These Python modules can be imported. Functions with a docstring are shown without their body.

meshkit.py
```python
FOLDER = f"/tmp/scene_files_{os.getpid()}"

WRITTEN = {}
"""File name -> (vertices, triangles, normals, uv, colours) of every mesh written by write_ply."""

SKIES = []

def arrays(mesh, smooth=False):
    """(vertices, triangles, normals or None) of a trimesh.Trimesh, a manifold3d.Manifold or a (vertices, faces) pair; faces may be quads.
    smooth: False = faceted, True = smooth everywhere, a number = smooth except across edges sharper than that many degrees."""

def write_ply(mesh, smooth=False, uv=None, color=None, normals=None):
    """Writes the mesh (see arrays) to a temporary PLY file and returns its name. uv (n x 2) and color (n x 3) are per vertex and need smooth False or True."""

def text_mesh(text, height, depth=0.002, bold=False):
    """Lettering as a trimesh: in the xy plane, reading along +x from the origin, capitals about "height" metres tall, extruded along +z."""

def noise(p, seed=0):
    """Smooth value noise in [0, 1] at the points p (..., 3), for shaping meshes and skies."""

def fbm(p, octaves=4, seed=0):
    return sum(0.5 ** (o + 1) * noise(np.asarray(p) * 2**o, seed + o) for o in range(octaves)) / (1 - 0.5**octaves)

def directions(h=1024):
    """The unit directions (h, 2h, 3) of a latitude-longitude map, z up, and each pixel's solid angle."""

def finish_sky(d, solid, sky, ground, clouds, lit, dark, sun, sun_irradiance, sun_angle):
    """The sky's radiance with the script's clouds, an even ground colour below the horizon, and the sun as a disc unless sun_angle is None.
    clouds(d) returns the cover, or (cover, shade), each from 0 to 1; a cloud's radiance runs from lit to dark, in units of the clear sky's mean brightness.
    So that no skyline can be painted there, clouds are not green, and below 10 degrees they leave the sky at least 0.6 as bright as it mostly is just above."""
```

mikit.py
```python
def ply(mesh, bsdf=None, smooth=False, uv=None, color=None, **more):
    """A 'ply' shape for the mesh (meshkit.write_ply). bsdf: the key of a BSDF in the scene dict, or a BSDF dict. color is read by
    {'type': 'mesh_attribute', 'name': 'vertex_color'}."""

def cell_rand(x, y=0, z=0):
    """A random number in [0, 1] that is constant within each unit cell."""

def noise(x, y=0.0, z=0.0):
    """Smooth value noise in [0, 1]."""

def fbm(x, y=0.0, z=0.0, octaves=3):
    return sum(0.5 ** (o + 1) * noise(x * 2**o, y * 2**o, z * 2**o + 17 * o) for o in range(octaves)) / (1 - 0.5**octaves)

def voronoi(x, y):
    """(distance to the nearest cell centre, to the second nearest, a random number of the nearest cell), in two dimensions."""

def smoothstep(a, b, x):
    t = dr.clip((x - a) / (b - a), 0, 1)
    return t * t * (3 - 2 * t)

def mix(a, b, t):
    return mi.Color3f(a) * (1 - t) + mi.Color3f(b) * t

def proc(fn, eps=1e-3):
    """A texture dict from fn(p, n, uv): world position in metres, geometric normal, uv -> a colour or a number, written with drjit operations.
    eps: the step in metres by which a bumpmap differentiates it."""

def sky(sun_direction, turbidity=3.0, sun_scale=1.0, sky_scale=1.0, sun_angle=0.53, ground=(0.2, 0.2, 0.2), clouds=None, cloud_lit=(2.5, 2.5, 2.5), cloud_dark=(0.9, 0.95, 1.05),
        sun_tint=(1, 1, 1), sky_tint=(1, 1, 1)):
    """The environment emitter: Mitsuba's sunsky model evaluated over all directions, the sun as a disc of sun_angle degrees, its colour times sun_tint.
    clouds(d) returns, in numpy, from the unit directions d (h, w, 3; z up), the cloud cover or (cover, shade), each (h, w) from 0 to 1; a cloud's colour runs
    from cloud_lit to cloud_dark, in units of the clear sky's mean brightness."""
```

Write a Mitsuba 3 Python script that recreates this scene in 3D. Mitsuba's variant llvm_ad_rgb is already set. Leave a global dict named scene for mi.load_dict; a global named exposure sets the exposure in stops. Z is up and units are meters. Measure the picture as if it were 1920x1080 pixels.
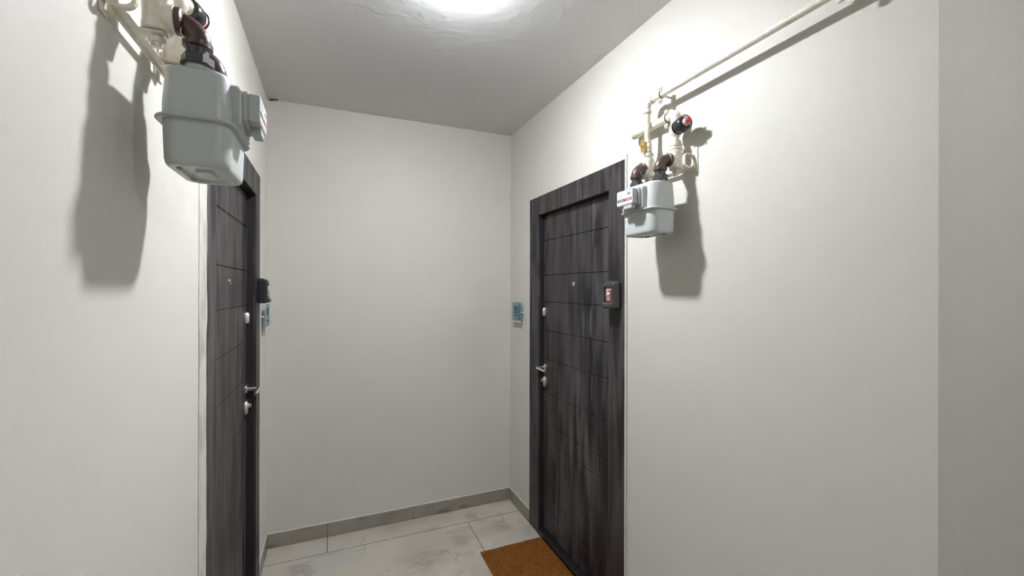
import math
import numpy as np
import trimesh
import manifold3d as m3
import shapely.geometry as sg
import mitsuba as mi
import drjit as dr
import mikit
import meshkit
from mikit import ply, proc, noise, fbm, smoothstep, mix

T = mi.ScalarTransform4f
scene, labels = {'type': 'scene'}, {}

# ------------------------------------------------------------------ camera, light, exposure
R, L, B, C = 1.1862, 0.3424, 2.829, 2.6          # right wall x, left wall -x, back wall y, ceiling z
YC = 0.4825                                       # where the right wall ends (outer corner)
EYE, YAW, PITCH, ROLL, FPX = 1.5076, 0.4006, 0.0007, 0.0022, 801.875
fw = np.array([math.sin(YAW) * math.cos(PITCH), math.cos(YAW) * math.cos(PITCH), math.sin(PITCH)])
r0 = np.array([math.cos(YAW), -math.sin(YAW), 0.0])
u0 = np.cross(r0, fw)
upv = -math.sin(ROLL) * r0 + math.cos(ROLL) * u0
eye = np.array([0, 0, EYE])
scene['camera'] = {'type': 'perspective', 'fov': 2 * math.degrees(math.atan(960 / FPX)), 'fov_axis': 'x', 'near_clip': 0.02,
                   'to_world': T().look_at(origin=eye.tolist(), target=(eye + fw).tolist(), up=upv.tolist())}
LAMP = (0.415, 1.42)                             # ceiling lamp of the corridor
LAMP_RADIANCE = [191.0, 195.0, 204.0]
LANDING_LAMP = (1.25, -0.55)
LANDING_RADIANCE = [11.6, 11.8, 12.6]
exposure = 3.02

# ------------------------------------------------------------------ materials
def rgb(*c):
    return {'type': 'rgb', 'value': list(c)}

def mat(key, color, rough=0.5, spec=0.5, metallic=0.0, bump=None, scale=1.0, **kw):
    b = {'type': 'principled', 'base_color': color if isinstance(color, dict) else rgb(*color), 'roughness': rough, 'metallic': metallic, **kw}
    if not metallic:
        b['specular'] = spec
    if bump is not None:
        b = {'type': 'bumpmap', 'arbitrary': bump, 'scale': scale, 'bsdf': b}
    scene[key] = {'type': 'twosided', 'bsdf': b}

def wall_bump(p, n, uv):
    return 0.00035 * fbm(p.x * 95, p.y * 95, p.z * 95, 2) + 0.0012 * fbm(p.x * 6, p.y * 6, p.z * 6, 2)

def wall_color(p, n, uv):
    t = fbm(p.x * 2.3, p.y * 2.3, p.z * 2.3, 3)
    return mix([0.512, 0.500, 0.460], [0.540, 0.528, 0.487], t)

mat('m_wall', proc(wall_color), 0.55, 0.35, bump=proc(wall_bump, 2e-3))
mat('m_ceiling', (0.575, 0.577, 0.575), 0.7, 0.2, bump=proc(lambda p, n, uv: 0.0005 * fbm(p.x * 60, p.y * 60, p.z * 60, 2), 2e-3))

def wood_color(p, n, uv):
    a = p.y + p.x * 0.7
    warp = 0.030 * fbm(a * 4.0, p.z * 1.6, 3.0, 2)
    g = fbm((a + warp) * 30, p.z * 2.2, p.x * 2, 3)
    f = fbm((a + warp * 0.6) * 95, p.z * 5.5, 7.0, 3)
    k = fbm((a + warp) * 13, p.z * 3.6, 1.0, 2)
    t = dr.clip(0.62 * (g - 0.5) * 2.0 + 0.20 * (f - 0.5) * 2.0 + 0.55 * (k - 0.5) * 2 + 0.46, 0, 1)
    dark = smoothstep(0.56, 0.74, fbm((a + warp) * 19 + 40, p.z * 2.8, 5.0, 2))
    c = mix([0.0105, 0.0095, 0.0105], [0.060, 0.057, 0.060], t)
    c = mix(c, [0.007, 0.0062, 0.007], 0.8 * dark)
    c = mix(c, [0.105, 0.100, 0.104], 0.55 * smoothstep(0.60, 0.80, fbm((a + warp) * 38 + 90, p.z * 3.0, 15.0, 3)))
    return mix(c, [0.040, 0.029, 0.030], 0.35 * smoothstep(0.45, 0.75, fbm(a * 7, p.z * 0.7, 4.0, 2)))

def wood_bump(p, n, uv):
    a = p.y + p.x * 0.7
    return 0.0005 * fbm(a * 160, p.z * 5, 2.0, 2)

mat('m_wood', proc(wood_color), 0.45, 0.30, bump=proc(wood_bump, 1e-3))
mat('m_wood_dark', (0.016, 0.015, 0.016), 0.45, 0.4)
mat('m_black', (0.012, 0.012, 0.013), 0.35, 0.5)

def tile_color(p, n, uv):
    t = fbm(p.x * 2.1, p.y * 3.4, p.z * 5, 4)
    s = fbm(p.x * 7 + 3, p.y * 12, p.z * 9, 4)
    c = mix([0.335, 0.305, 0.255], [0.44, 0.41, 0.35], smoothstep(0.3, 0.7, t))
    c = mix(c, [0.39, 0.385, 0.375], 0.6 * smoothstep(0.5, 0.75, fbm(p.x * 2.6 + 50, p.y * 3.5, p.z, 3)))
    c = mix(c, [0.24, 0.215, 0.18], 0.55 * smoothstep(0.55, 0.78, s) * smoothstep(0.4, 0.65, fbm(p.x * 3 + 9, p.y * 3, p.z * 3, 2)))
    vein = dr.abs(fbm(p.x * 3.5 + 20, p.y * 9, 2.0, 4) - 0.5)
    on = smoothstep(0.5, 0.68, fbm(p.x * 4 + 70, p.y * 6, 1.0, 2))
    return mix(c, [0.20, 0.18, 0.15], (1 - smoothstep(0.0, 0.016, vein)) * on * 0.6)

mat('m_tile', proc(tile_color), 0.42, 0.4)

def skirt_color(p, n, uv):
    t = fbm((p.x + p.y) * 7, p.z * 9, 3.0, 3)
    c = mix([0.205, 0.185, 0.150], [0.30, 0.275, 0.23], t)
    return mix(c, [0.12, 0.105, 0.085], 0.7 * smoothstep(0.62, 0.8, fbm((p.x + p.y) * 5 + 31, p.z * 14, 8.0, 3)))

mat('m_skirt', proc(skirt_color), 0.4, 0.4)
mat('m_grout', (0.085, 0.08, 0.07), 0.9, 0.1)

def filler_color(p, n, uv):
    t = fbm(p.x * 40, p.y * 40, p.z * 9, 3)
    return mix([0.40, 0.38, 0.33], [0.52, 0.50, 0.46], smoothstep(0.25, 0.6, t))

mat('m_filler', proc(filler_color), 0.8, 0.2, bump=proc(lambda p, n, uv: 0.002 * fbm(p.x * 90, p.y * 90, p.z * 30, 3)))
mat('m_coir', proc(lambda p, n, uv: mix([0.13, 0.045, 0.008], [0.30, 0.125, 0.03], fbm(p.x * 60, p.y * 60, p.z * 60, 3))), 0.95, 0.05)
mat('m_meter', (0.40, 0.425, 0.415), 0.38, 0.5)
mat('m_meter_rim', (0.36, 0.375, 0.36), 0.35, 0.5)
mat('m_counter', (0.36, 0.38, 0.375), 0.35, 0.5)
mat('m_dial', (0.80, 0.82, 0.83), 0.25, 0.5)
mat('m_digit', (0.75, 0.75, 0.75), 0.4, 0.5)
mat('m_strip', (0.02, 0.02, 0.022), 0.3, 0.5)
mat('m_strip_red', (0.30, 0.02, 0.03), 0.3, 0.5)
mat('m_print', (0.20, 0.21, 0.22), 0.5, 0.3)
mat('m_plate', (0.62, 0.63, 0.62), 0.35, 0.5)

def cream_color(p, n, uv):
    t = fbm(p.x * 30, p.y * 30, p.z * 30, 3)
    return mix([0.53, 0.49, 0.39], [0.66, 0.63, 0.545], smoothstep(0.25, 0.6, t))

mat('m_cream', proc(cream_color), 0.28, 0.5, bump=proc(lambda p, n, uv: 0.0006 * fbm(p.x * 120, p.y * 120, p.z * 120, 2)))
mat('m_iron', proc(lambda p, n, uv: mix([0.030, 0.018, 0.016], [0.085, 0.045, 0.038], fbm(p.x * 70, p.y * 70, p.z * 70, 3))), 0.35, 0.5,
    bump=proc(lambda p, n, uv: 0.0007 * fbm(p.x * 200, p.y * 200, p.z * 200, 2)))
mat('m_nut', (0.035, 0.035, 0.037), 0.35, 0.5)
mat('m_brass', (0.72, 0.48, 0.12), 0.3, metallic=0.8)
mat('m_chrome', (0.78, 0.78, 0.77), 0.2, metallic=1.0)
mat('m_satin', (0.72, 0.72, 0.71), 0.42, metallic=0.75)
mat('m_blackplastic', (0.022, 0.023, 0.026), 0.22, 0.5)
mat('m_greyplastic', (0.034, 0.036, 0.037), 0.28, 0.5)
mat('m_redplastic', (0.17, 0.016, 0.018), 0.3, 0.5)
mat('m_redtip', (0.52, 0.075, 0.075), 0.35, 0.5)
mat('m_pink', (0.72, 0.48, 0.46), 0.4, 0.5)
mat('m_bluelabel', proc(lambda p, n, uv: mix([0.07, 0.08, 0.20], [0.50, 0.52, 0.62], smoothstep(0.35, 0.65, dr.abs(dr.sin(p.z * 1100))))), 0.4, 0.4)
mat('m_rubber', (0.03, 0.03, 0.03), 0.7, 0.3)
mat('m_wire', (0.62, 0.50, 0.40), 0.5, 0.4)
mat('m_lampwhite', (0.8, 0.8, 0.8), 0.4, 0.4)
mat('m_tealprint', (0.015, 0.06, 0.075), 0.4, 0.4)
scene['m_acrylic'] = {'type': 'principledthin', 'base_color': rgb(0.30, 0.47, 0.50), 'roughness': 0.12, 'spec_trans': 0.55, 'eta': 1.5, 'diff_trans': 0.6}

# ------------------------------------------------------------------ mesh helpers
def num(key):
    if key not in scene and key not in labels:
        return key
    i = 1
    while f'{key}_{i:03d}' in scene or f'{key}_{i:03d}' in labels:
        i += 1
    return f'{key}_{i:03d}'

def put(key, mesh, bsdf, smooth=False, tw=None, **kw):
    key = num(key)
    d = mesh if isinstance(mesh, dict) else ply(mesh, bsdf, smooth)
    d = dict(d)
    if tw is not None:
        d['to_world'] = tw
    d.update(kw)
    scene[key] = d
    return key

def name(key, label, category=None, group=None, kind=None):
    e = {'label': label}
    if category: e['category'] = category
    if group: e['group'] = group
    if kind: e['kind'] = kind
    labels[key] = e

def man2tri(m):
    k = m.to_mesh()
    return trimesh.Trimesh(k.vert_properties[:, :3], k.tri_verts, process=True)

def box(x0, x1, y0, y1, z0, z1):
    m = trimesh.creation.box((x1 - x0, y1 - y0, z1 - z0))
    m.apply_translation(((x0 + x1) / 2, (y0 + y1) / 2, (z0 + z1) / 2))
    return m

def cbox(x0, x1, y0, y1, z0, z1, c=0.002):
    """Box with chamfered edges (hull of three inset boxes)."""
    p = []
    for ex, ey, ez in ((c, c, 0), (c, 0, c), (0, c, c)):
        for x in (x0 + ex, x1 - ex):
            for y in (y0 + ey, y1 - ey):
                for z in (z0 + ez, z1 - ez):
                    p.append((x, y, z))
    return man2tri(m3.Manifold.hull_points(np.array(p)))

def rbox(x0, x1, y0, y1, z0, z1, r=0.006, seg=12):
    s = m3.Manifold.sphere(r, seg)
    return man2tri(m3.Manifold.batch_hull([s.translate((x, y, z)) for x in (x0 + r, x1 - r) for y in (y0 + r, y1 - r) for z in (z0 + r, z1 - r)]))

def cat(*ms):
    return trimesh.util.concatenate([m for m in ms])

def V(u, d, z):
    return np.array([u, -d, z], float)

def frame_of(t):
    t = np.asarray(t, float) / np.linalg.norm(t)
    a = np.cross(t, [0, 0, 1.0] if abs(t[2]) < 0.9 else [1.0, 0, 0])
    a /= np.linalg.norm(a)
    return t, a, np.cross(t, a)

def lathe(p0, p1, prof, seg=28):
    """Solid of revolution about p0->p1: prof = [(s, r)], s in metres along the axis."""
    t, a, b = frame_of(np.asarray(p1) - np.asarray(p0))
    prof = [(prof[0][0], 0.0)] + list(prof) + [(prof[-1][0], 0.0)]
    th = np.arange(seg) * 2 * np.pi / seg
    v, f = [], []
    for s, r in prof:
        v.append(np.asarray(p0) + t * s + r * (np.cos(th)[:, None] * a + np.sin(th)[:, None] * b))
    v = np.vstack(v)
    for i in range(len(prof) - 1):
        for j in range(seg):
            k = (j + 1) % seg
            f += [(i * seg + j, i * seg + k, (i + 1) * seg + k), (i * seg + j, (i + 1) * seg + k, (i + 1) * seg + j)]
    m = trimesh.Trimesh(v, f, process=True)
    m.update_faces(m.nondegenerate_faces())
    m.fix_normals()
    return m

def cyl(p0, p1, r, c=0.0015, seg=28):
    h = float(np.linalg.norm(np.asarray(p1) - np.asarray(p0)))
    return lathe(p0, p1, [(0, r - c), (c, r), (h - c, r), (h, r - c)], seg)

def hexnut(p0, p1, r, c=0.002):
    return lathe(p0, p1, [(0, r * 0.9), (c, r), (float(np.linalg.norm(np.asarray(p1) - np.asarray(p0))) - c, r),
                          (float(np.linalg.norm(np.asarray(p1) - np.asarray(p0))), r * 0.9)], 6)

def tube(pts, r, seg=14, caps=True):
    p = np.asarray(pts, float)
    tan = np.gradient(p, axis=0)
    tan /= np.linalg.norm(tan, axis=1, keepdims=True)
    t, a, b = frame_of(tan[0])
    rr = np.broadcast_to(r, (len(p),))
    th = np.arange(seg) * 2 * np.pi / seg
    v = []
    for i in range(len(p)):
        a = a - tan[i] * (a @ tan[i]); a /= np.linalg.norm(a)
        b = np.cross(tan[i], a)
        v.append(p[i] + rr[i] * (np.cos(th)[:, None] * a + np.sin(th)[:, None] * b))
    v = np.vstack(v)
    f = []
    n = len(p)
    for i in range(n - 1):
        for j in range(seg):
            k = (j + 1) % seg
            f += [(i * seg + j, i * seg + k, (i + 1) * seg + k), (i * seg + j, (i + 1) * seg + k, (i + 1) * seg + j)]
    if caps:
        v = np.vstack([v, p[0], p[-1]])
        for j in range(seg):
            k = (j + 1) % seg
            f += [(n * seg, k, j), (n * seg + 1, (n - 1) * seg + j, (n - 1) * seg + k)]
    m = trimesh.Trimesh(v, f, process=False)
    m.fix_normals()
    return m

def arc(c, a, b, r, a0, a1, n=12):
    """points c + r (cos t a + sin t b)"""
    t = np.linspace(a0, a1, n)
    return np.asarray(c) + r * (np.cos(t)[:, None] * np.asarray(a, float) + np.sin(t)[:, None] * np.asarray(b, float))

def rrect(w, h, r, n=8):
    out = []
    for cx, cy, s in ((w / 2 - r, h / 2 - r, 0), (-w / 2 + r, h / 2 - r, 1), (-w / 2 + r, -h / 2 + r, 2), (w / 2 - r, -h / 2 + r, 3)):
        for t in np.linspace(0, np.pi / 2, n):
            out.append((cx + r * math.cos(t + s * np.pi / 2), cy + r * math.sin(t + s * np.pi / 2)))
    return np.array(out)

def loft(sections, axis='z', n=8):
    """sections: (w, h, r, s): rounded rectangles stacked along an axis; centre (0,0)."""
    rings = []
    for w, h, r, s in sections:
        q = rrect(w, h, min(r, w / 2 - 1e-4, h / 2 - 1e-4), n)
        rings.append(np.column_stack([q, np.full(len(q), s)]))
    k = len(rings[0])
    v = np.vstack(rings + [[[0, 0, sections[0][3]]], [[0, 0, sections[-1][3]]]])
    f = []
    m = len(rings)
    for i in range(m - 1):
        for j in range(k):
            l = (j + 1) % k
            f += [(i * k + j, i * k + l, (i + 1) * k + l), (i * k + j, (i + 1) * k + l, (i + 1) * k + j)]
    for j in range(k):
        l = (j + 1) % k
        f += [(m * k, l, j), (m * k + 1, (m - 1) * k + j, (m - 1) * k + l)]
    t = trimesh.Trimesh(v, f, process=True)
    t.fix_normals()
    if axis == 'd':      # section plane (u, z), stacked outwards from the wall: (x, y, s) -> (x, -s, y)
        vv = t.vertices
        t = trimesh.Trimesh(np.column_stack([vv[:, 0], -vv[:, 2], vv[:, 1]]), t.faces, process=False)
        t.fix_normals()
    return t

def moved(m, *v):
    m = m.copy(); m.apply_translation(v); return m

# wall frames: local X = along the wall to the right as one faces it, -Y = out of the wall, Z = up
def on_right(y, z=0.0, out=0.0):
    return T([[0, 1, 0, R - out], [-1, 0, 0, y], [0, 0, 1, z], [0, 0, 0, 1]])

def on_left(y, z=0.0, out=0.0):
    return T([[0, -1, 0, -L + out], [1, 0, 0, y], [0, 0, 1, z], [0, 0, 0, 1]])

# ------------------------------------------------------------------ the setting
WT = 0.16
YN, XE, XW = -1.7, 2.75, -0.34
D0, D1, DZ = 1.523, 2.486, 2.072                 # door frame outer edges, top
I0, I1, IZ = 1.640, 2.362, 1.958                 # opening
E0, E1 = 1.490, 2.505                            # left door frame outer
J0, J1 = 1.604, 2.392

def with_door(x0, x1, ya, yb, d0, d1, dz):
    return cat(box(x0, x1, ya, d0, -0.02, C), box(x0, x1, d1, yb, -0.02, C), box(x0, x1, d0, d1, dz, C))

put('wall_right', with_door(R, R + WT, YC + WT, B, I0 - .03, I1 + .03, IZ + .03), 'm_wall')
scene['wall_right'] = dict(ply(cat(with_door(R, R + WT, YC, B, I0 - .03, I1 + .03, IZ + .03)), 'm_wall'))
put('wall_left', with_door(-L - WT, -L, YN, B, J0 - .03, J1 + .03, IZ + .03), 'm_wall')
put('wall_back', box(-L - WT, R + WT, B, B + WT, -0.02, C), 'm_wall')
put('wall_return', box(R + WT, XE, YC, YC + WT, -0.02, C), 'm_wall')
put('wall_front', box(-L - WT, XE, YN - WT, YN, -0.02, C), 'm_wall')
put('wall_landing', box(XE, XE + WT, YN - WT, YC + WT, -0.02, C), 'm_wall')
put('ceiling', box(-L - WT, XE + WT, YN - WT, B + WT, C, C + .12), 'm_ceiling')
put('floor', box(-L - WT, XE + WT, YN - WT, B + WT, -.06, -.0012), 'm_grout')
name('wall_right', 'cream painted right wall with the dark door, its gas meter and the long pipe', 'wall', kind='structure')
name('wall_left', 'cream painted left wall with the close-up gas meter and its long soft shadow', 'wall', kind='structure')
name('wall_back', 'plain cream wall closing the end of the corridor between the two doors', 'wall', kind='structure')
name('wall_return', 'grey shaded wall face at the right edge of the photo', 'wall', kind='structure')
name('wall_front', 'wall of the landing behind the viewer', 'wall', kind='structure')
name('wall_landing', 'side wall of the landing to the right of the viewer', 'wall', kind='structure')
name('ceiling', 'plain off-white plaster ceiling of the corridor', 'ceiling', kind='structure')
name('floor', 'floor of large pale beige stone-look tiles with thin grey joints', 'floor', kind='structure')

# floor tiles: 1.2 x 0.6, staggered rows, joint 3 mm
def clip_tile(x0, x1, y0, y1):
    x0, x1, y0, y1 = max(x0, -L), min(x1, XE), max(y0, YN), min(y1, B)
    return x0, x1, y0, y1
rows = [(2.6515, 3.25)] + [(2.6515 - .6 * (k + 1), 2.6515 - .6 * k) for k in range(8)]
offs = [-0.016, 0.816, 0.39, -0.05, 0.8, 0.4, 0.0, 0.75, 0.3]
for (ya, yb), o in zip(rows, offs):
    for k in range(-2, 4):
        x0, x1, y0, y1 = clip_tile(o + 1.2 * (k - 1), o + 1.2 * k, ya, yb)
        if y0 >= YC - 0.3 and y1 > YC:
            x1 = min(x1, R)
        if x1 - x0 < .02 or y1 - y0 < .02:
            continue
        put('floor__tile', cbox(x0 + .0018, x1 - .0018, y0 + .0026, y1 - .0026, -.012, 0, .0006), 'm_tile')
# thresholds of the floor in the two door openings are covered by the door sills

# skirting of cut tiles, 10 mm thick, with a thin plaster bead along the top
HB = 0.0811
def skirting(key, pieces, along, at, inward, label):
    k = num(key)
    name(k, label, 'skirting', kind='structure')
    for a, b in pieces:
        lo, hi = sorted((at, at + inward * .010))
        if along == 'x':
            m = cbox(a + .0008, b - .0008, lo, hi, .001, HB, .0012)
        else:
            m = cbox(lo, hi, a + .0008, b - .0008, .001, HB, .0012)
        put(k + '__tile', m, 'm_skirt')
    a, b = pieces[0][0], pieces[-1][1]
    lo, hi = sorted((at, at + inward * .0075))
    m = cbox(a, b, lo, hi, HB, HB + .005, .0018) if along == 'x' else cbox(lo, hi, a, b, HB, HB + .005, .0018)
    put(k + '__filler_bead', m, 'm_wall')
skirting('baseboard_back', [(-L + .010, -.016), (-.016, .5), (.5, R - .010)], 'x', B, -1, 'brown-grey tile skirting along the back wall')
skirting('baseboard_right', [(D1, B)], 'y', R, -1, 'short brown-grey tile skirting between the right door and the back corner')
skirting('baseboard_left', [(E1, B)], 'y', -L, 1, 'short brown-grey tile skirting between the left door and the back corner')
skirting('baseboard_side', [(YC, 1.0), (1.0, D0 - .004)], 'y', R, -1, 'tile skirting below the frame along the right wall')

# ------------------------------------------------------------------ doors
GROOVES = [0.036, .164, .319, .578, .682, .87, 1.075, 1.25, 1.424, 1.587, 1.798]

def door(key, tw, a0, a1, i0, i1, out, recess, far_u, label, mats=None):
    """Local u along the wall; a0..a1 outer casing, i0..i1 opening, far_u = +1 if the lock side is at +u."""
    name(key, label, 'door', kind='structure')
    P = lambda sub, m, b, s=False: put(f'{key}__{sub}', m, b, s, tw)
    back = 0.09
    # casing: two jambs and a header, proud of the wall, and lining the reveal
    for lo, hi in ((a0, i0), (i1, a1)):
        P('jamb', cat(cbox(lo, hi, -out, .004, 0.0, DZ, .0018)), 'm_wood')
    P('header', cbox(i0, i1, -out, .004, IZ, DZ, .0018), 'm_wood')
    lin = 0.022
    P('reveal', cat(box(i0 - lin, i0, 0.0035, back, 0, IZ + lin), box(i1, i1 + lin, 0.0035, back, 0, IZ + lin), box(i0, i1, 0.0035, back, IZ, IZ + lin)), 'm_wood_dark')
    P('sill', cbox(i0, i1, -out - .003, recess + .03, -.002, .030, .003), 'm_black')
    # leaf: backing with eleven grooved panels
    g = .0018
    leaf = P('leaf', box(i0 + .001, i1 - .001, recess + .004, recess + .045, .031, IZ - .001), 'm_wood')
    zs = GROOVES + [IZ - .004]
    for za, zb in zip(zs[:-1], zs[1:]):
        put(f'{leaf}__panel', cbox(i0 + .004, i1 - .004, recess, recess + .006, za + g, zb - g, .0024), 'm_wood', False, tw)
    hu = i1 - .022 if far_u > 0 else i0 + .022
    s = -1 if far_u > 0 else 1                       # lever points to the hinges
    f = -recess                                      # d of the leaf front
    # lever handle
    h = P('handle', cat(lathe(V(hu, f - .001, 1.025), V(hu, f + .02, 1.025), [(0, .022), (.006, .022), (.009, .017), (.0095, .011)], 28)), 'm_chrome', 40)
    pts = np.vstack([[V(hu, f + .004, 1.025)], [V(hu, f + .045, 1.025)], arc(V(hu + s * .012, f + .045, 1.025), [-s, 0, 0], [0, -1, 0], .012, 0, np.pi / 2, 6)[1:],
                     [V(hu + s * .06, f + .058, 1.024)], [V(hu + s * .118, f + .055, 1.022)]])
    put(f'{h}__lever', tube(pts, [.0085] * 2 + [.0085] * 5 + [.0085, .0075], 14), 'm_chrome', 50, tw)
    # lower lock: oval rose with a keyhole
    o = lathe(V(0, 0, 0), V(0, .012, 0), [(0, .019), (.008, .018), (.011, .014)], 32)
    o.apply_scale((1, 1, 1.75)); o = moved(o, hu, recess + .001, .935)
    lk = P('lock_rose', o, 'm_satin', 40)
    put(f'{lk}__cylinder', cyl(V(hu, f + .008, .945), V(hu, f + .024, .945), .0095, .001, 20), 'm_satin', 40, tw)
    put(f'{lk}__keyhole', box(hu - .0012, hu + .0012, recess - .0246, recess - .022, .939, .951), 'm_black', False, tw)
    # upper lock
    o = lathe(V(0, 0, 0), V(0, .012, 0), [(0, .011), (.012, .0105), (.016, .007)], 28)
    o.apply_scale((1, 1, 2.5)); o = moved(o, hu + s * .0, recess + .001, 1.363)
    P('upper_lock', o, 'm_satin', 40)
    # peephole
    pc = (i0 + i1) / 2
    ph = P('peephole', lathe(V(pc, f - .001, 1.531), V(pc, f + .01, 1.531), [(0, .013), (.004, .013), (.007, .010), (.0072, .006), (.004, .0058)], 24), 'm_chrome', 40)
    put(f'{ph}__lens', lathe(V(pc, f, 1.531), V(pc, f + .006, 1.531), [(0, .0055), (.0045, .0055), (.006, .003)], 16), 'm_black', 40, tw)

door('door_1', on_left(0.0), E0, E1, J0, J1, .010, .030, 1, 'dark grey wood-grain door on the left wall, below the near gas meter')
door('door_2', on_right(0.0), -D1, -D0, -I1, -I0, .010, .025, -1, 'dark grey wood-grain door on the right wall with an orange-brown mat')

# ragged plaster and silicone strips along the near edges of the frames
def ragged(y0, y1, z0, z1, x, thick, seed, amp0, amp1, n=90, wedge=False):
    z = np.linspace(z0, z1, n)
    e0 = y0 + amp0 * (meshkit.fbm(np.column_stack([z * 7, np.full(n, seed), z * 0]), 3, seed) - .5)
    big = meshkit.fbm(np.column_stack([z * 11, np.full(n, seed + 5.), z * 0]), 4, seed + 3)
    e1 = y1 + amp1 * (big - .5)
    poly = sg.Polygon(list(zip(e0, z)) + list(zip(e1, z))[::-1]).buffer(0)
    m = trimesh.creation.extrude_polygon(poly, thick, engine='earcut')
    v = m.vertices
    h = v[:, 2] * (1 if not wedge else np.clip(.22 + .78 * (v[:, 0] - y0) / (y1 - y0), .2, 1.05))
    m = trimesh.Trimesh(np.column_stack([x + h, v[:, 0], v[:, 1]]), m.faces, process=False)
    m.fix_normals()
    return m
k = put('wall_left__filler_strip', ragged(1.449, 1.490, .09, 2.09, -L - .0005, .0112, 3, .005, .011, wedge=True), 'm_filler')
name(k, 'uneven plaster strip along the near edge of the left door frame')
k = put('wall_right__filler_strip', ragged(D0 - .010, D0 + .0005, .09, 2.09, R - .0085, .0095, 9, .003, .003), 'm_wall')
name(k, 'thin bright filler line along the near edge of the right door frame')

# ------------------------------------------------------------------ gas meters with their pipes
DC, MW, MD, MH, DB = .112, .178, .110, .184, .057
UL, UR = -.066, .060                              # meter connections

def zshift(m, z):
    return moved(m, 0, 0, z)

def meter_at(m):                                  # section meshes are centred on u=0, d=0
    return moved(m, 0, -DC, 0)

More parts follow.
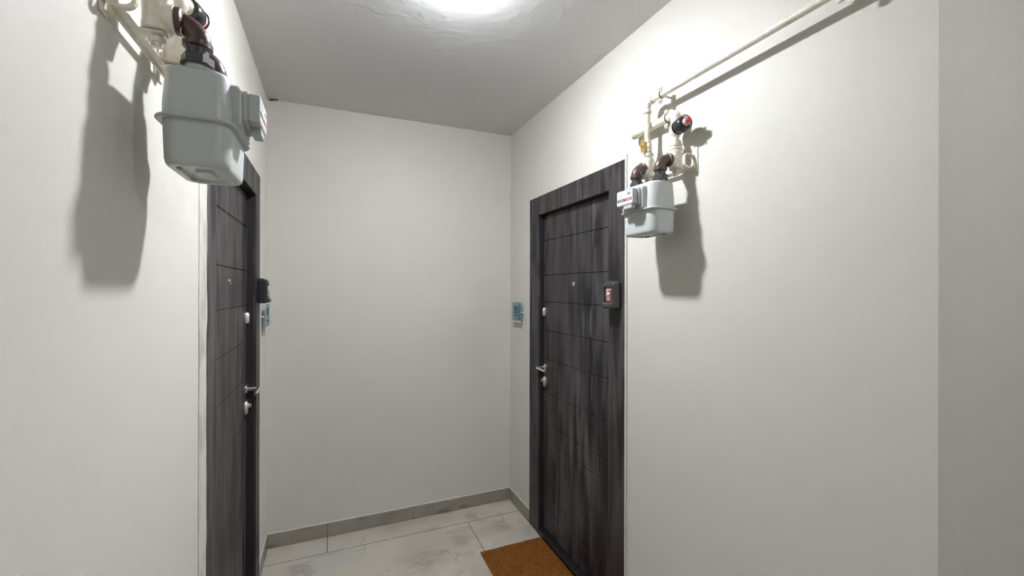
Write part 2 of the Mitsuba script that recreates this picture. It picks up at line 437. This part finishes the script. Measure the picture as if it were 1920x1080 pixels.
def gas_meter(tw, label):
    k = num('gas_meter')
    name(k, label, 'gas meter')
    P = lambda sub, m, b, s=False: put(f'{k}__{sub}', m, b, s, tw)
    fz = -.098
    up = loft([(MW, MD, .03, fz + .001), (MW, MD, .03, fz + .03), (MW - .004, MD - .004, .031, -.03), (MW - .006, MD - .006, .032, -.010), (MW - .010, MD - .010, .030, -.004),
               (MW - .020, MD - .020, .026, -.0008), (MW - .03, MD - .03, .022, 0)], n=10)
    body = P('upper_shell', meter_at(up), 'm_meter', 40)
    lo = loft([(MW - .075, MD - .055, .015, -MH + .007), (MW - .05, MD - .045, .018, -MH + .0065), (MW - .042, MD - .038, .020, -MH + .001), (MW - .026, MD - .024, .024, -MH), (MW - .014, MD - .013, .027, -MH + .0015), (MW - .008, MD - .008, .028, -MH + .006),
               (MW - .005, MD - .005, .029, -MH + .014), (MW - .003, MD - .003, .030, -MH + .04), (MW, MD, .031, fz - .001)], n=10)
    low = P('lower_shell', meter_at(lo), 'm_meter', 40)
    # embossed boss and slots in the underside
    put(f'{low}__boss', meter_at(loft([(.052, .026, .010, -MH + .002), (.058, .032, .012, -MH + .0072)], n=6)), 'm_meter', 40, tw)
    for u in (-.045, .045):
        put(f'{low}__slot', moved(meter_at(loft([(.020, .006, .0025, -MH - .0004), (.020, .006, .0025, -MH + .002)], n=4)), u, .034, 0), 'm_print', False, tw)
    P('rim', meter_at(loft([(MW + .010, MD + .010, .034, fz - .0035), (MW + .019, MD + .019, .038, fz - .0025), (MW + .021, MD + .021, .039, fz), (MW + .019, MD + .019, .038, fz + .0025), (MW + .010, MD + .010, .034, fz + .0035)], n=10)), 'm_meter_rim', 40)
    # counter: mounting block, housing, index face
    fd = DC + MD / 2
    uc, zc = -.010, -.051
    mb = loft([(.118, .086, .010, fd - .012), (.118, .086, .010, fd + .008), (.112, .080, .012, fd + .014)], 'd', 6)
    cm = P('counter_mount', moved(mb, uc + .004, 0, zc - .006), 'm_counter', 35)
    put(f'{cm}__rib', moved(loft([(.100, .062, .008, fd + .013), (.100, .062, .008, fd + .024)], 'd', 5), uc + .002, 0, zc), 'm_counter', 35, tw)
    ch = P('counter', moved(loft([(.088, .052, .005, fd + .023), (.092, .056, .006, fd + .026), (.092, .056, .006, fd + .042), (.089, .053, .005, fd + .0445)], 'd', 5), uc, 0, zc), 'm_counter', 35)
    fz0 = -(fd + .0445)
    put(f'{ch}__index_face', cbox(uc - .042, uc + .042, fz0 - .001, fz0 + .002, zc - .022, zc + .022, .0006), 'm_dial', False, tw)
    put(f'{ch}__digit_strip', box(uc - .040, uc + .006, fz0 - .0016, fz0, zc - .0135, zc - .0030), 'm_strip', False, tw)
    put(f'{ch}__decimal_strip', box(uc + .006, uc + .040, fz0 - .0016, fz0, zc - .0135, zc - .0030), 'm_strip_red', False, tw)
    tx = meshkit.text_mesh('00417 382', .0066, .0003)
    sc = .070 / max(np.ptp(tx.vertices[:, 0]), 1e-6)
    v = tx.vertices * [sc, 1, 1]
    put(f'{ch}__digits', trimesh.Trimesh(np.column_stack([v[:, 0] + uc - .035, fz0 - .0016 - v[:, 2], v[:, 1] + zc - .0115]), tx.faces, process=False), 'm_digit', False, tw)
    put(f'{ch}__print', cat(*[box(uc - .036, uc - .036 + w, fz0 - .0013, fz0, zc + h, zc + h + .0022) for w, h in ((.030, .015), (.042, .0095), (.026, .0045))],
                            box(uc + .014, uc + .036, fz0 - .0013, fz0, zc + .006, zc + .016)), 'm_print', False, tw)
    put(f'{ch}__lower_plate', cbox(uc - .010, uc + .036, fz0 + .002, fz0 + .02, zc - .042, zc - .027, .0015), 'm_counter', False, tw)
    # name plate under the rim and stubs on top
    npk = P('name_plate', cbox(-.022, .022, -(fd - .0028), -(fd - .006), -.138, -.114, .0008), 'm_plate')
    put(f'{npk}__print', cat(box(-.017, .017, -(fd - .0022), -(fd - .004), -.127, -.119), box(-.017, .004, -(fd - .0022), -(fd - .004), -.135, -.131)), 'm_print', False, tw)
    for u in (UL, UR):
        P('connection_stub', cyl(V(u, DC, -.004), V(u, DC, .010), .0195), 'm_meter', 40)
    return k

def pipework(tw, label, kind):
    k = num('gas_pipe')
    name(k, label, 'gas pipe')
    P = lambda sub, m, b='m_cream', s=40: put(f'{k}__{sub}', m, b, s, tw)
    U1, D1_, U2, D2_ = -.072, .052, .062, .043
    ZE = .081                                     # height of the horizontal legs
    for u, ut, dt in ((UL, U1, D1_), (UR, U2, D2_)):
        n = P('union_nut', hexnut(V(u, DC, .005), V(u, DC, .024), .0265), 'm_nut', 20)
        put(f'{n}__tail', cat(cyl(V(u, DC, .022), V(u, DC, .052), .0185), cyl(V(u, DC, .005), V(u, DC, .0085), .027, .001)), 'm_nut', 40, tw)
        br = .032
        pts = np.vstack([[V(u, DC, .040)], arc(V(u, DC - br, .046), V(0, 1, 0), V(0, 0, 1), br + .003, 0, np.pi / 2, 14), [V(ut * .5 + u * .5, dt + .020, ZE)], [V(ut, dt + .006, ZE)]])
        e = P('elbow', tube(pts, .0192, 24), 'm_iron', 50)
        put(f'{e}__collar', cat(lathe(V(u, DC, .038), V(u, DC, .052), [(0, .019), (.002, .0238), (.011, .0238), (.013, .0200)], 26)), 'm_iron', 40, tw)
        put(f'{e}__collar_001', lathe(V(ut * .8 + u * .2, dt + .026, ZE), V(ut * .8 + u * .2, dt + .042, ZE), [(0, .019), (.002, .0240), (.012, .0240), (.015, .0200)], 26), 'm_iron', 40, tw)
        t = P('tee', lathe(V(ut, dt, .052), V(ut, dt, .120), [(0, .020), (.002, .0225), (.014, .0225), (.018, .0215), (.050, .0215), (.054, .0235), (.066, .0235), (.068, .020)], 30))
        put(f'{t}__socket', lathe(V(ut, dt, ZE), V(ut, dt + .030, ZE), [(0, .0215), (.012, .0215), (.014, .0245), (.028, .0245), (.030, .021)], 28), 'm_cream', 40, tw)
    # riser side: union, small valve with brass wing handle, riser, bend
    P('union', lathe(V(U1, D1_, .118), V(U1, D1_, .152), [(0, .016), (.004, .019), (.008, .019), (.009, .016), (.014, .016), (.015, .0205), (.026, .0205), (.028, .015), (.034, .0125)], 26))
    P('valve_body', cat(hexnut(V(U1, .054, .148), V(U1, .054, .162), .0165), lathe(V(U1, .055, .160), V(U1, .055, .186), [(0, .012), (.006, .0165), (.018, .0165), (.026, .012)], 24),
                        hexnut(V(U1, .055, .184), V(U1, .055, .194), .0145), cyl(V(U1, .055, .173), V(U1, .080, .173), .007)), 'm_cream', 30)
    hb = np.array([(-.004, -.022), (.005, -.024), (.007, -.008), (.004, 0), (.007, .008), (.005, .024), (-.004, .022), (-.006, 0)])
    w = trimesh.creation.extrude_polygon(sg.Polygon(hb).buffer(.0025), .005, engine='earcut')
    w = trimesh.Trimesh(np.column_stack([w.vertices[:, 0] + U1, -(.0775 + w.vertices[:, 2]), w.vertices[:, 1] + .171]), w.faces, process=False); w.fix_normals()
    P('wing_handle', cat(w, cyl(V(U1, .078, .173), V(U1, .088, .173), .006)), 'm_brass', 30)
    DR, ZP, RP = .056, .343, .0108
    zb = .30
    if kind == 'right':
        P('riser', cat(cyl(V(U1, DR, .190), V(U1, DR, ZP - .016), RP), lathe(V(U1, DR, .300), V(U1, DR, .312), [(0, .011), (.001, .0155), (.011, .0155), (.012, .011)])))
        P('bend', cat(tube(np.vstack([[V(U1, DR, ZP - .022)], arc(V(U1 + .016, DR, ZP - .016), V(-1, 0, 0), V(0, 0, 1), .016, 0, np.pi / 2, 10), [V(U1 + .024, DR, ZP)]]), .0135, 20),
                      lathe(V(U1 + .020, DR, ZP), V(U1 + .032, DR, ZP), [(0, .0125), (.001, .0150), (.010, .0150), (.012, .0115)])))
        ue = .690
        P('long_run', tube(np.vstack([[V(U1 + .024, DR, ZP)], [V(.3, DR, ZP)], [V(ue - .03, DR, ZP)], arc(V(ue - .03, DR, ZP + .03), V(0, 0, -1), V(1, 0, 0), .03, 0, np.pi / 2, 8)[1:], [V(ue, DR, 2.6 - 1.886)]]), RP, 20), 'm_cream', 50)
    else:
        P('riser', cyl(V(U1, DR, .190), V(U1, DR, 2.6 - 1.915), RP))
    # regulator side: rings, stem, regulator body, top bend and the thick pipe behind the riser
    P('reducer', lathe(V(U2, D2_, .118), V(U2, D2_, .172), [(0, .019), (.003, .0245), (.008, .0245), (.009, .021), (.014, .021), (.015, .0235), (.021, .0235), (.022, .018), (.026, .0185), (.034, .0185), (.036, .012), (.054, .012)], 28))
    P('regulator_body', cat(lathe(V(U2, D2_, .166), V(U2, D2_, .246), [(0, .012), (.010, .019), (.018, .0225), (.036, .0225), (.048, .017), (.08, .0165)], 26),
                            cyl(V(U2, D2_, .192), V(U2 + .024, D2_ + .012, .1935), .019)))
    zz, d2 = .256, .031
    P('thick_pipe', tube(np.vstack([[V(U2, D2_, .238)], arc(V(U2 - .02, (D2_ + d2) / 2, zz - .02), V(1, 0, 0), V(0, 0, 1), .021, 0, np.pi / 2, 10), [V(U2 - .035, d2, zz)], [V(-.10, d2, zz)], [V(-.182, d2, zz)]]), .0152, 22), 'm_cream', 50)
    P('pipe_cap', lathe(V(-.165, d2, zz), V(-.192, d2, zz), [(0, .0158), (.002, .0178), (.018, .0178), (.025, .012), (.027, .004)], 24))
    # black adjusting knob with its red button
    a0 = V(U2 + .020, D2_ + .010, .193); ax = V(.97, .22, .05); ax = ax / np.linalg.norm(ax)
    q = lambda s: a0 + ax * s
    kb = P('knob', lathe(q(0), q(.05), [(0, .020), (.002, .0255), (.006, .0255), (.0065, .0235), (.009, .0235), (.016, .0265), (.036, .0255), (.045, .021), (.049, .014)], 28), 'm_blackplastic', 40)
    put(f'{kb}__button_rim', lathe(q(.044), q(.07), [(0, .0130), (.014, .0130), (.017, .0115)], 24), 'm_pink', 40, tw)
    put(f'{kb}__button', lathe(q(.057), q(.08), [(0, .0105), (.012, .0105), (.0145, .008)], 24), 'm_redtip', 40, tw)
    t_, a_, b_ = frame_of(ax)
    put(f'{kb}__loop', tube(arc(q(.050), a_, b_, .0235, 0, 2 * np.pi, 30), .0018, 8, False), 'm_blackplastic', 50, tw)
    side = np.array([0, 0, 1.0]); side -= ax * (side @ ax); side /= np.linalg.norm(side)
    oth = np.cross(ax, side)
    lab = np.array([q(.010 + .020 * i) + oth * sgn * 0 + side * (.0262 * math.cos(t)) - oth * (.0272 * math.sin(t)) for i in (0, 1) for t in np.linspace(.5, 1.5, 8) for sgn in (1,)])
    lab = q(0) + (lab - q(0)) + 0
    n8 = 8
    f = []
    for j in range(n8 - 1):
        f += [(j, j + 1, n8 + j + 1), (j, n8 + j + 1, n8 + j)]
    put(f'{kb}__label', trimesh.Trimesh(lab, f, process=False), 'm_bluelabel' if kind == 'left' else 'm_greyplastic', False, tw)
    # seal wire on the elbow
    u = UL
    P('seal_wire', tube(np.vstack([arc(V(u, DC - .012, .060), V(1, .5, 0) / 1.118, V(0, .1, 1), .021, -.6, 3.4, 18), [V(u - .014, DC + .004, .02)]]), .0009, 6), 'm_wire', 50)
    return k

def bracket(tw, label):
    k = num('meter_bracket')
    name(k, label, 'bracket')
    P = lambda sub, m, b='m_cream', s=False: put(f'{k}__{sub}', m, b, s, tw)
    P('bar', cat(cbox(-.142, .108, -.030, -.012, .0475, .0510, .0008), cbox(-.142, .108, -.0145, -.012, .040, .0510, .0008)))
    for u, d in ((-.072, .052), (.062, .043)):       # ears that carry the fittings
        P('ear', cbox(u - .016, u + .016, -d - .014, -.012, .0470, .0505, .001))
    for u in (-.142, .102):                      # ends: strap bent up and back to the wall
        o = sg.box(.001, .046, .060, .112) if False else sg.Polygon(rrect(.046, .052, .018, 6) + [.024, .0745])
        inn = sg.Polygon(rrect(.036, .042, .014, 6) + [.024, .0745])
        m = trimesh.creation.extrude_polygon(o.difference(inn), .010, engine='earcut')
        m = trimesh.Trimesh(np.column_stack([u - .003 + m.vertices[:, 2], -m.vertices[:, 0], m.vertices[:, 1]]), m.faces, process=False); m.fix_normals()
        P('end_strap', m)
    P('foot', cat(cbox(-.15, -.125, -.004, -.0002, .035, .12, .001)))
    P('foot', cat(cbox(.10, .125, -.004, -.0002, .035, .12, .001)))
    for u, d in ((-.072, .052), (.062, .043)):
        P('bolt', cat(cyl(V(u, d, .026), V(u, d, .049), .0085, .001, 20), hexnut(V(u, d, .034), V(u, d, .0435), .0135)), 'm_cream', 25)
    return k

def clamp(tw, u, d, z, r, label, group=None):
    k = num('pipe_clamp')
    name(k, label, 'pipe clamp', group)
    P = lambda sub, m, b='m_cream', s=40: put(f'{k}__{sub}', m, b, s, tw)
    th = np.linspace(0, 2 * np.pi, 33)
    def ring(r0, r1, w):
        prof = sg.Point(0, 0).buffer(r1, 16).difference(sg.Point(0, 0).buffer(r0, 16))
        m = trimesh.creation.extrude_polygon(prof, w, engine='earcut')
        m = trimesh.Trimesh(np.column_stack([u - w / 2 + m.vertices[:, 2], -d - m.vertices[:, 0], z + m.vertices[:, 1]]), m.faces, process=False); m.fix_normals()
        return m
    P('rubber', ring(r + .0001, r + .0022, .017), 'm_rubber')
    P('band', cat(ring(r + .002, r + .0042, .014), cbox(u - .007, u + .007, -d - .004, -d + .004, z + r + .003, z + r + .019, .001), cbox(u - .007, u + .007, -d - .004, -d + .004, z - r - .019, z - r - .003, .001)), 'm_cream', 30)
    P('screw', cyl(V(u, d - .008, z + r + .012), V(u, d + .010, z + r + .012), .0035, .0008, 12), 'm_cream', 30)
    P('screw', cyl(V(u, d - .008, z - r - .012), V(u, d + .010, z - r - .012), .0035, .0008, 12), 'm_cream', 30)
    P('stud', cat(cyl(V(u, 0, z), V(u, d - r - .001, z), .0045, .0005, 14), cyl(V(u, 0, z), V(u, .004, z), .014, .001, 24)), 'm_cream', 30)
    return k

ZR, ZL, YR, YL = 1.886, 1.915, 1.252, 1.033
TR, TL = on_right(YR, ZR), on_left(YL, ZL)
gas_meter(TL, 'large grey gas meter nearest the viewer, on the left wall')
gas_meter(TR, 'grey gas meter on the right wall beside the door frame, white index face in view')
pipework(TL, 'cream pipes and dark brown elbows above the near meter on the left wall', 'left')
pipework(TR, 'cream pipes with brown elbows on the right wall, one long run up to the right', 'right')
bracket(TL, 'cream steel bracket on the left wall under the pipe fittings')
bracket(TR, 'cream steel bracket on the right wall under the pipe fittings of the far meter')
clamp(TR, -.002, .056, .343, .0108, 'cream clamp on the thin upper pipe of the right wall, above the meter')
clamp(TR, .004, .031, .256, .0152, 'cream clamp on the thick lower pipe of the right wall, beside the black knob')
clamp(TR, .612, .056, .343, .0108, 'cream clamp on the long pipe of the right wall, just above the picture')
clamp(TL, .004, .031, .256, .0152, 'cream clamp around the thick pipe above the near left meter')

# ------------------------------------------------------------------ key boxes on the door frames
def key_box(tw, label, shell):
    """Origin: on the face of the casing, centre of the box."""
    k = num('key_box')
    name(k, label, 'wall box')
    P = lambda sub, m, b, s=False: put(f'{k}__{sub}', m, b, s, tw)
    w, h, t = .080, .118, .044
    P('back_plate', rbox(-w / 2 + .004, w / 2 - .004, -.006, -.0002, -h / 2 + .004, h / 2 - .004, .0025), 'm_blackplastic', 35)
    out = man2tri(m3.Manifold.batch_hull([m3.Manifold.sphere(.010, 20).translate((x, -y, z)) for x in (-w / 2 + .010, w / 2 - .010) for y in (.013, t - .010) for z in (-h / 2 + .010, h / 2 - .010)] +
                                        [m3.Manifold.sphere(.010, 20).translate((x, -.013, h / 2 - .004)) for x in (-w / 2 + .012, w / 2 - .012)]))
    M = m3.Manifold(m3.Mesh(np.asarray(out.vertices, np.float32), np.asarray(out.faces, np.uint32)))
    cut = m3.Manifold.cube((w - .022, .03, h - .046), True).translate((0, -t - .007, .003))
    P('housing', man2tri(M - cut), shell, 35)
    fy = -t + .008
    P('red_panel', cbox(-w / 2 + .012, w / 2 - .012, fy - .002, fy + .001, -h / 2 + .027, h / 2 - .021, .0008), 'm_redplastic')
    P('lip', rbox(-w / 2 + .004, w / 2 - .008, -t - .010, -t + .012, -h / 2 + .004, -h / 2 + .024, .005), 'm_greyplastic', 35)
    P('lip_strip', cbox(-w / 2 + .010, w / 2 - .014, -t - .007, -t + .006, -h / 2 + .0235, -h / 2 + .0255, .0006), 'm_chrome')
    lk = P('lock_plate', moved(loft([(.026, .056, .010, 0), (.026, .056, .010, .006), (.022, .052, .009, .008)], 'd', 6), 0, fy, .002), 'm_chrome', 35)
    put(f'{lk}__lock_head', cat(moved(loft([(.018, .014, .003, .007), (.018, .014, .003, .012)], 'd', 4), 0, fy, .022),
                                lathe(V(0, -fy + .006, .002), V(0, -fy + .02, .002), [(0, .0105), (.006, .0105), (.008, .008)], 22)), 'm_satin', 35, tw)
    put(f'{lk}__keyhole', cat(cyl(V(0, -fy + .012, .004), V(0, -fy + .0145, .004), .003, .0003, 14), box(-.0012, .0012, fy - .0145, fy - .012, -.006, .003)), 'm_black', False, tw)
    return k

key_box(on_left(2.447, 1.490, .0102), 'glossy black key box on the far casing of the left door', 'm_blackplastic')
key_box(on_right(1.582, 1.477, .0102), 'dark grey key box, red front and chrome lock, on the right door casing', 'm_greyplastic')

# ------------------------------------------------------------------ acrylic door number signs on stand-offs
def sign(tw, w, h, label):
    k = num('door_sign')
    name(k, label, 'sign')
    d = .024
    P = lambda sub, m, b, s=False: put(f'{k}__{sub}', m, b, s, tw)
    P('panel', trimesh.Trimesh([(-w / 2, -d, -h / 2), (w / 2, -d, -h / 2), (w / 2, -d, h / 2), (-w / 2, -d, h / 2)], [(0, 1, 2), (0, 2, 3)], process=False), 'm_acrylic')
    for s in (-1, 1):
        P('standoff', cyl(V(s * w * .38, 0, h * .0), V(s * w * .38, d + .004, 0), .006, .0006, 18), 'm_satin', 40)
    b = lambda u0, u1, z0, z1: box(u0, u1, -d - .0012, -d - .0002, z0, z1)
    P('upright_line', b(w * .30 - .006, w * .30 + .006, -h * .36, h * .42), 'm_tealprint')
    P('cross_line', b(-w * .47, w * .49, -.004, .003), 'm_tealprint')
    for u, ww in ((-.030, .016), (-.010, .008), (.010, .010)):
        P('numeral_bar', b(u - ww / 2, u + ww / 2, h * .06, h * .33), 'm_tealprint')
    P('small_text', cat(*[b(u, u + .009, -h * .21, -h * .13) for u in (-.035, -.022, .002)]), 'm_tealprint')
    P('foot_band', b(-w * .47, w * .47, -h * .5, -h * .42), 'm_filler')
    return k

sign(on_right(2.660, 1.345), .155, .135, 'teal acrylic door sign on the right wall between door and back corner')
sign(on_left(2.672, 1.352), .155, .135, 'teal acrylic door sign on the left wall behind the black key box')

# ------------------------------------------------------------------ coir door mat
mx0, mx1, my0, my1 = .786, 1.170, 1.70, 2.308
name('door_mat', 'orange-brown coir door mat lying on the tiles before the right door', 'door mat')
put('door_mat__backing', cbox(mx0, mx1, my0, my1, .0003, .009, .002), 'm_coir')
rng = np.random.default_rng(5)
n = 26000
bx, by = rng.uniform(mx0 + .001, mx1 - .001, n), rng.uniform(my0 + .001, my1 - .001, n)
hh = rng.uniform(.0035, .006, n); an = rng.uniform(0, 2 * np.pi, n); le = rng.normal(0, .0018, (n, 2))
w_ = .0009
v = np.empty((n, 3, 3))
v[:, 0] = np.column_stack([bx - w_ * np.cos(an), by - w_ * np.sin(an), np.full(n, .0088)])
v[:, 1] = np.column_stack([bx + w_ * np.cos(an), by + w_ * np.sin(an), np.full(n, .0088)])
v[:, 2] = np.column_stack([bx + le[:, 0], by + le[:, 1], .0088 + hh])
put('door_mat__pile', trimesh.Trimesh(v.reshape(-1, 3), np.arange(3 * n).reshape(-1, 3), process=False), 'm_coir')
labels['door_mat__pile'] = {'label': 'short coir fibres of the mat', 'kind': 'stuff'}

# ------------------------------------------------------------------ small cable end in the back left corner
labels['cable_end'] = {'label': 'tiny black cable end under the ceiling in the back left corner', 'category': 'cable'}
scene['cable_end'] = ply( tube([(-L + .012, B - .004, C - .004), (-L + .02, B - .012, C - .008), (-L + .035, B - .016, C - .004), (-L + .06, B - .014, C - .002)], .003, 8), 'm_black', 50)

# ------------------------------------------------------------------ lamps
def ceiling_lamp(x, y, radiance, label, r=.055, h=.030):
    k = num('ceiling_lamp')
    name(k, label, 'ceiling lamp')
    put(f'{k}__base', lathe((x, y, C), (x, y, C - .02), [(0, r * 1.12), (.006, r * 1.12), (.008, r * 1.05)], 40), 'm_lampwhite', 40)
    t = np.linspace(0, np.pi / 2 * .93, 9)
    put(f'{k}__diffuser', lathe((x, y, C - .007), (x, y, C - .1), [(float(h * math.sin(a)), float(r * math.cos(a))) for a in t], 40), 'm_lampwhite', 60, emitter={'type': 'area', 'radiance': {'type': 'rgb', 'value': radiance}})
    return k
ceiling_lamp(*LAMP, LAMP_RADIANCE, 'round white ceiling lamp of the corridor above the picture edge', .046, .019)
ceiling_lamp(*LANDING_LAMP, LANDING_RADIANCE, 'round white ceiling lamp of the landing behind the viewer', .12, .05)
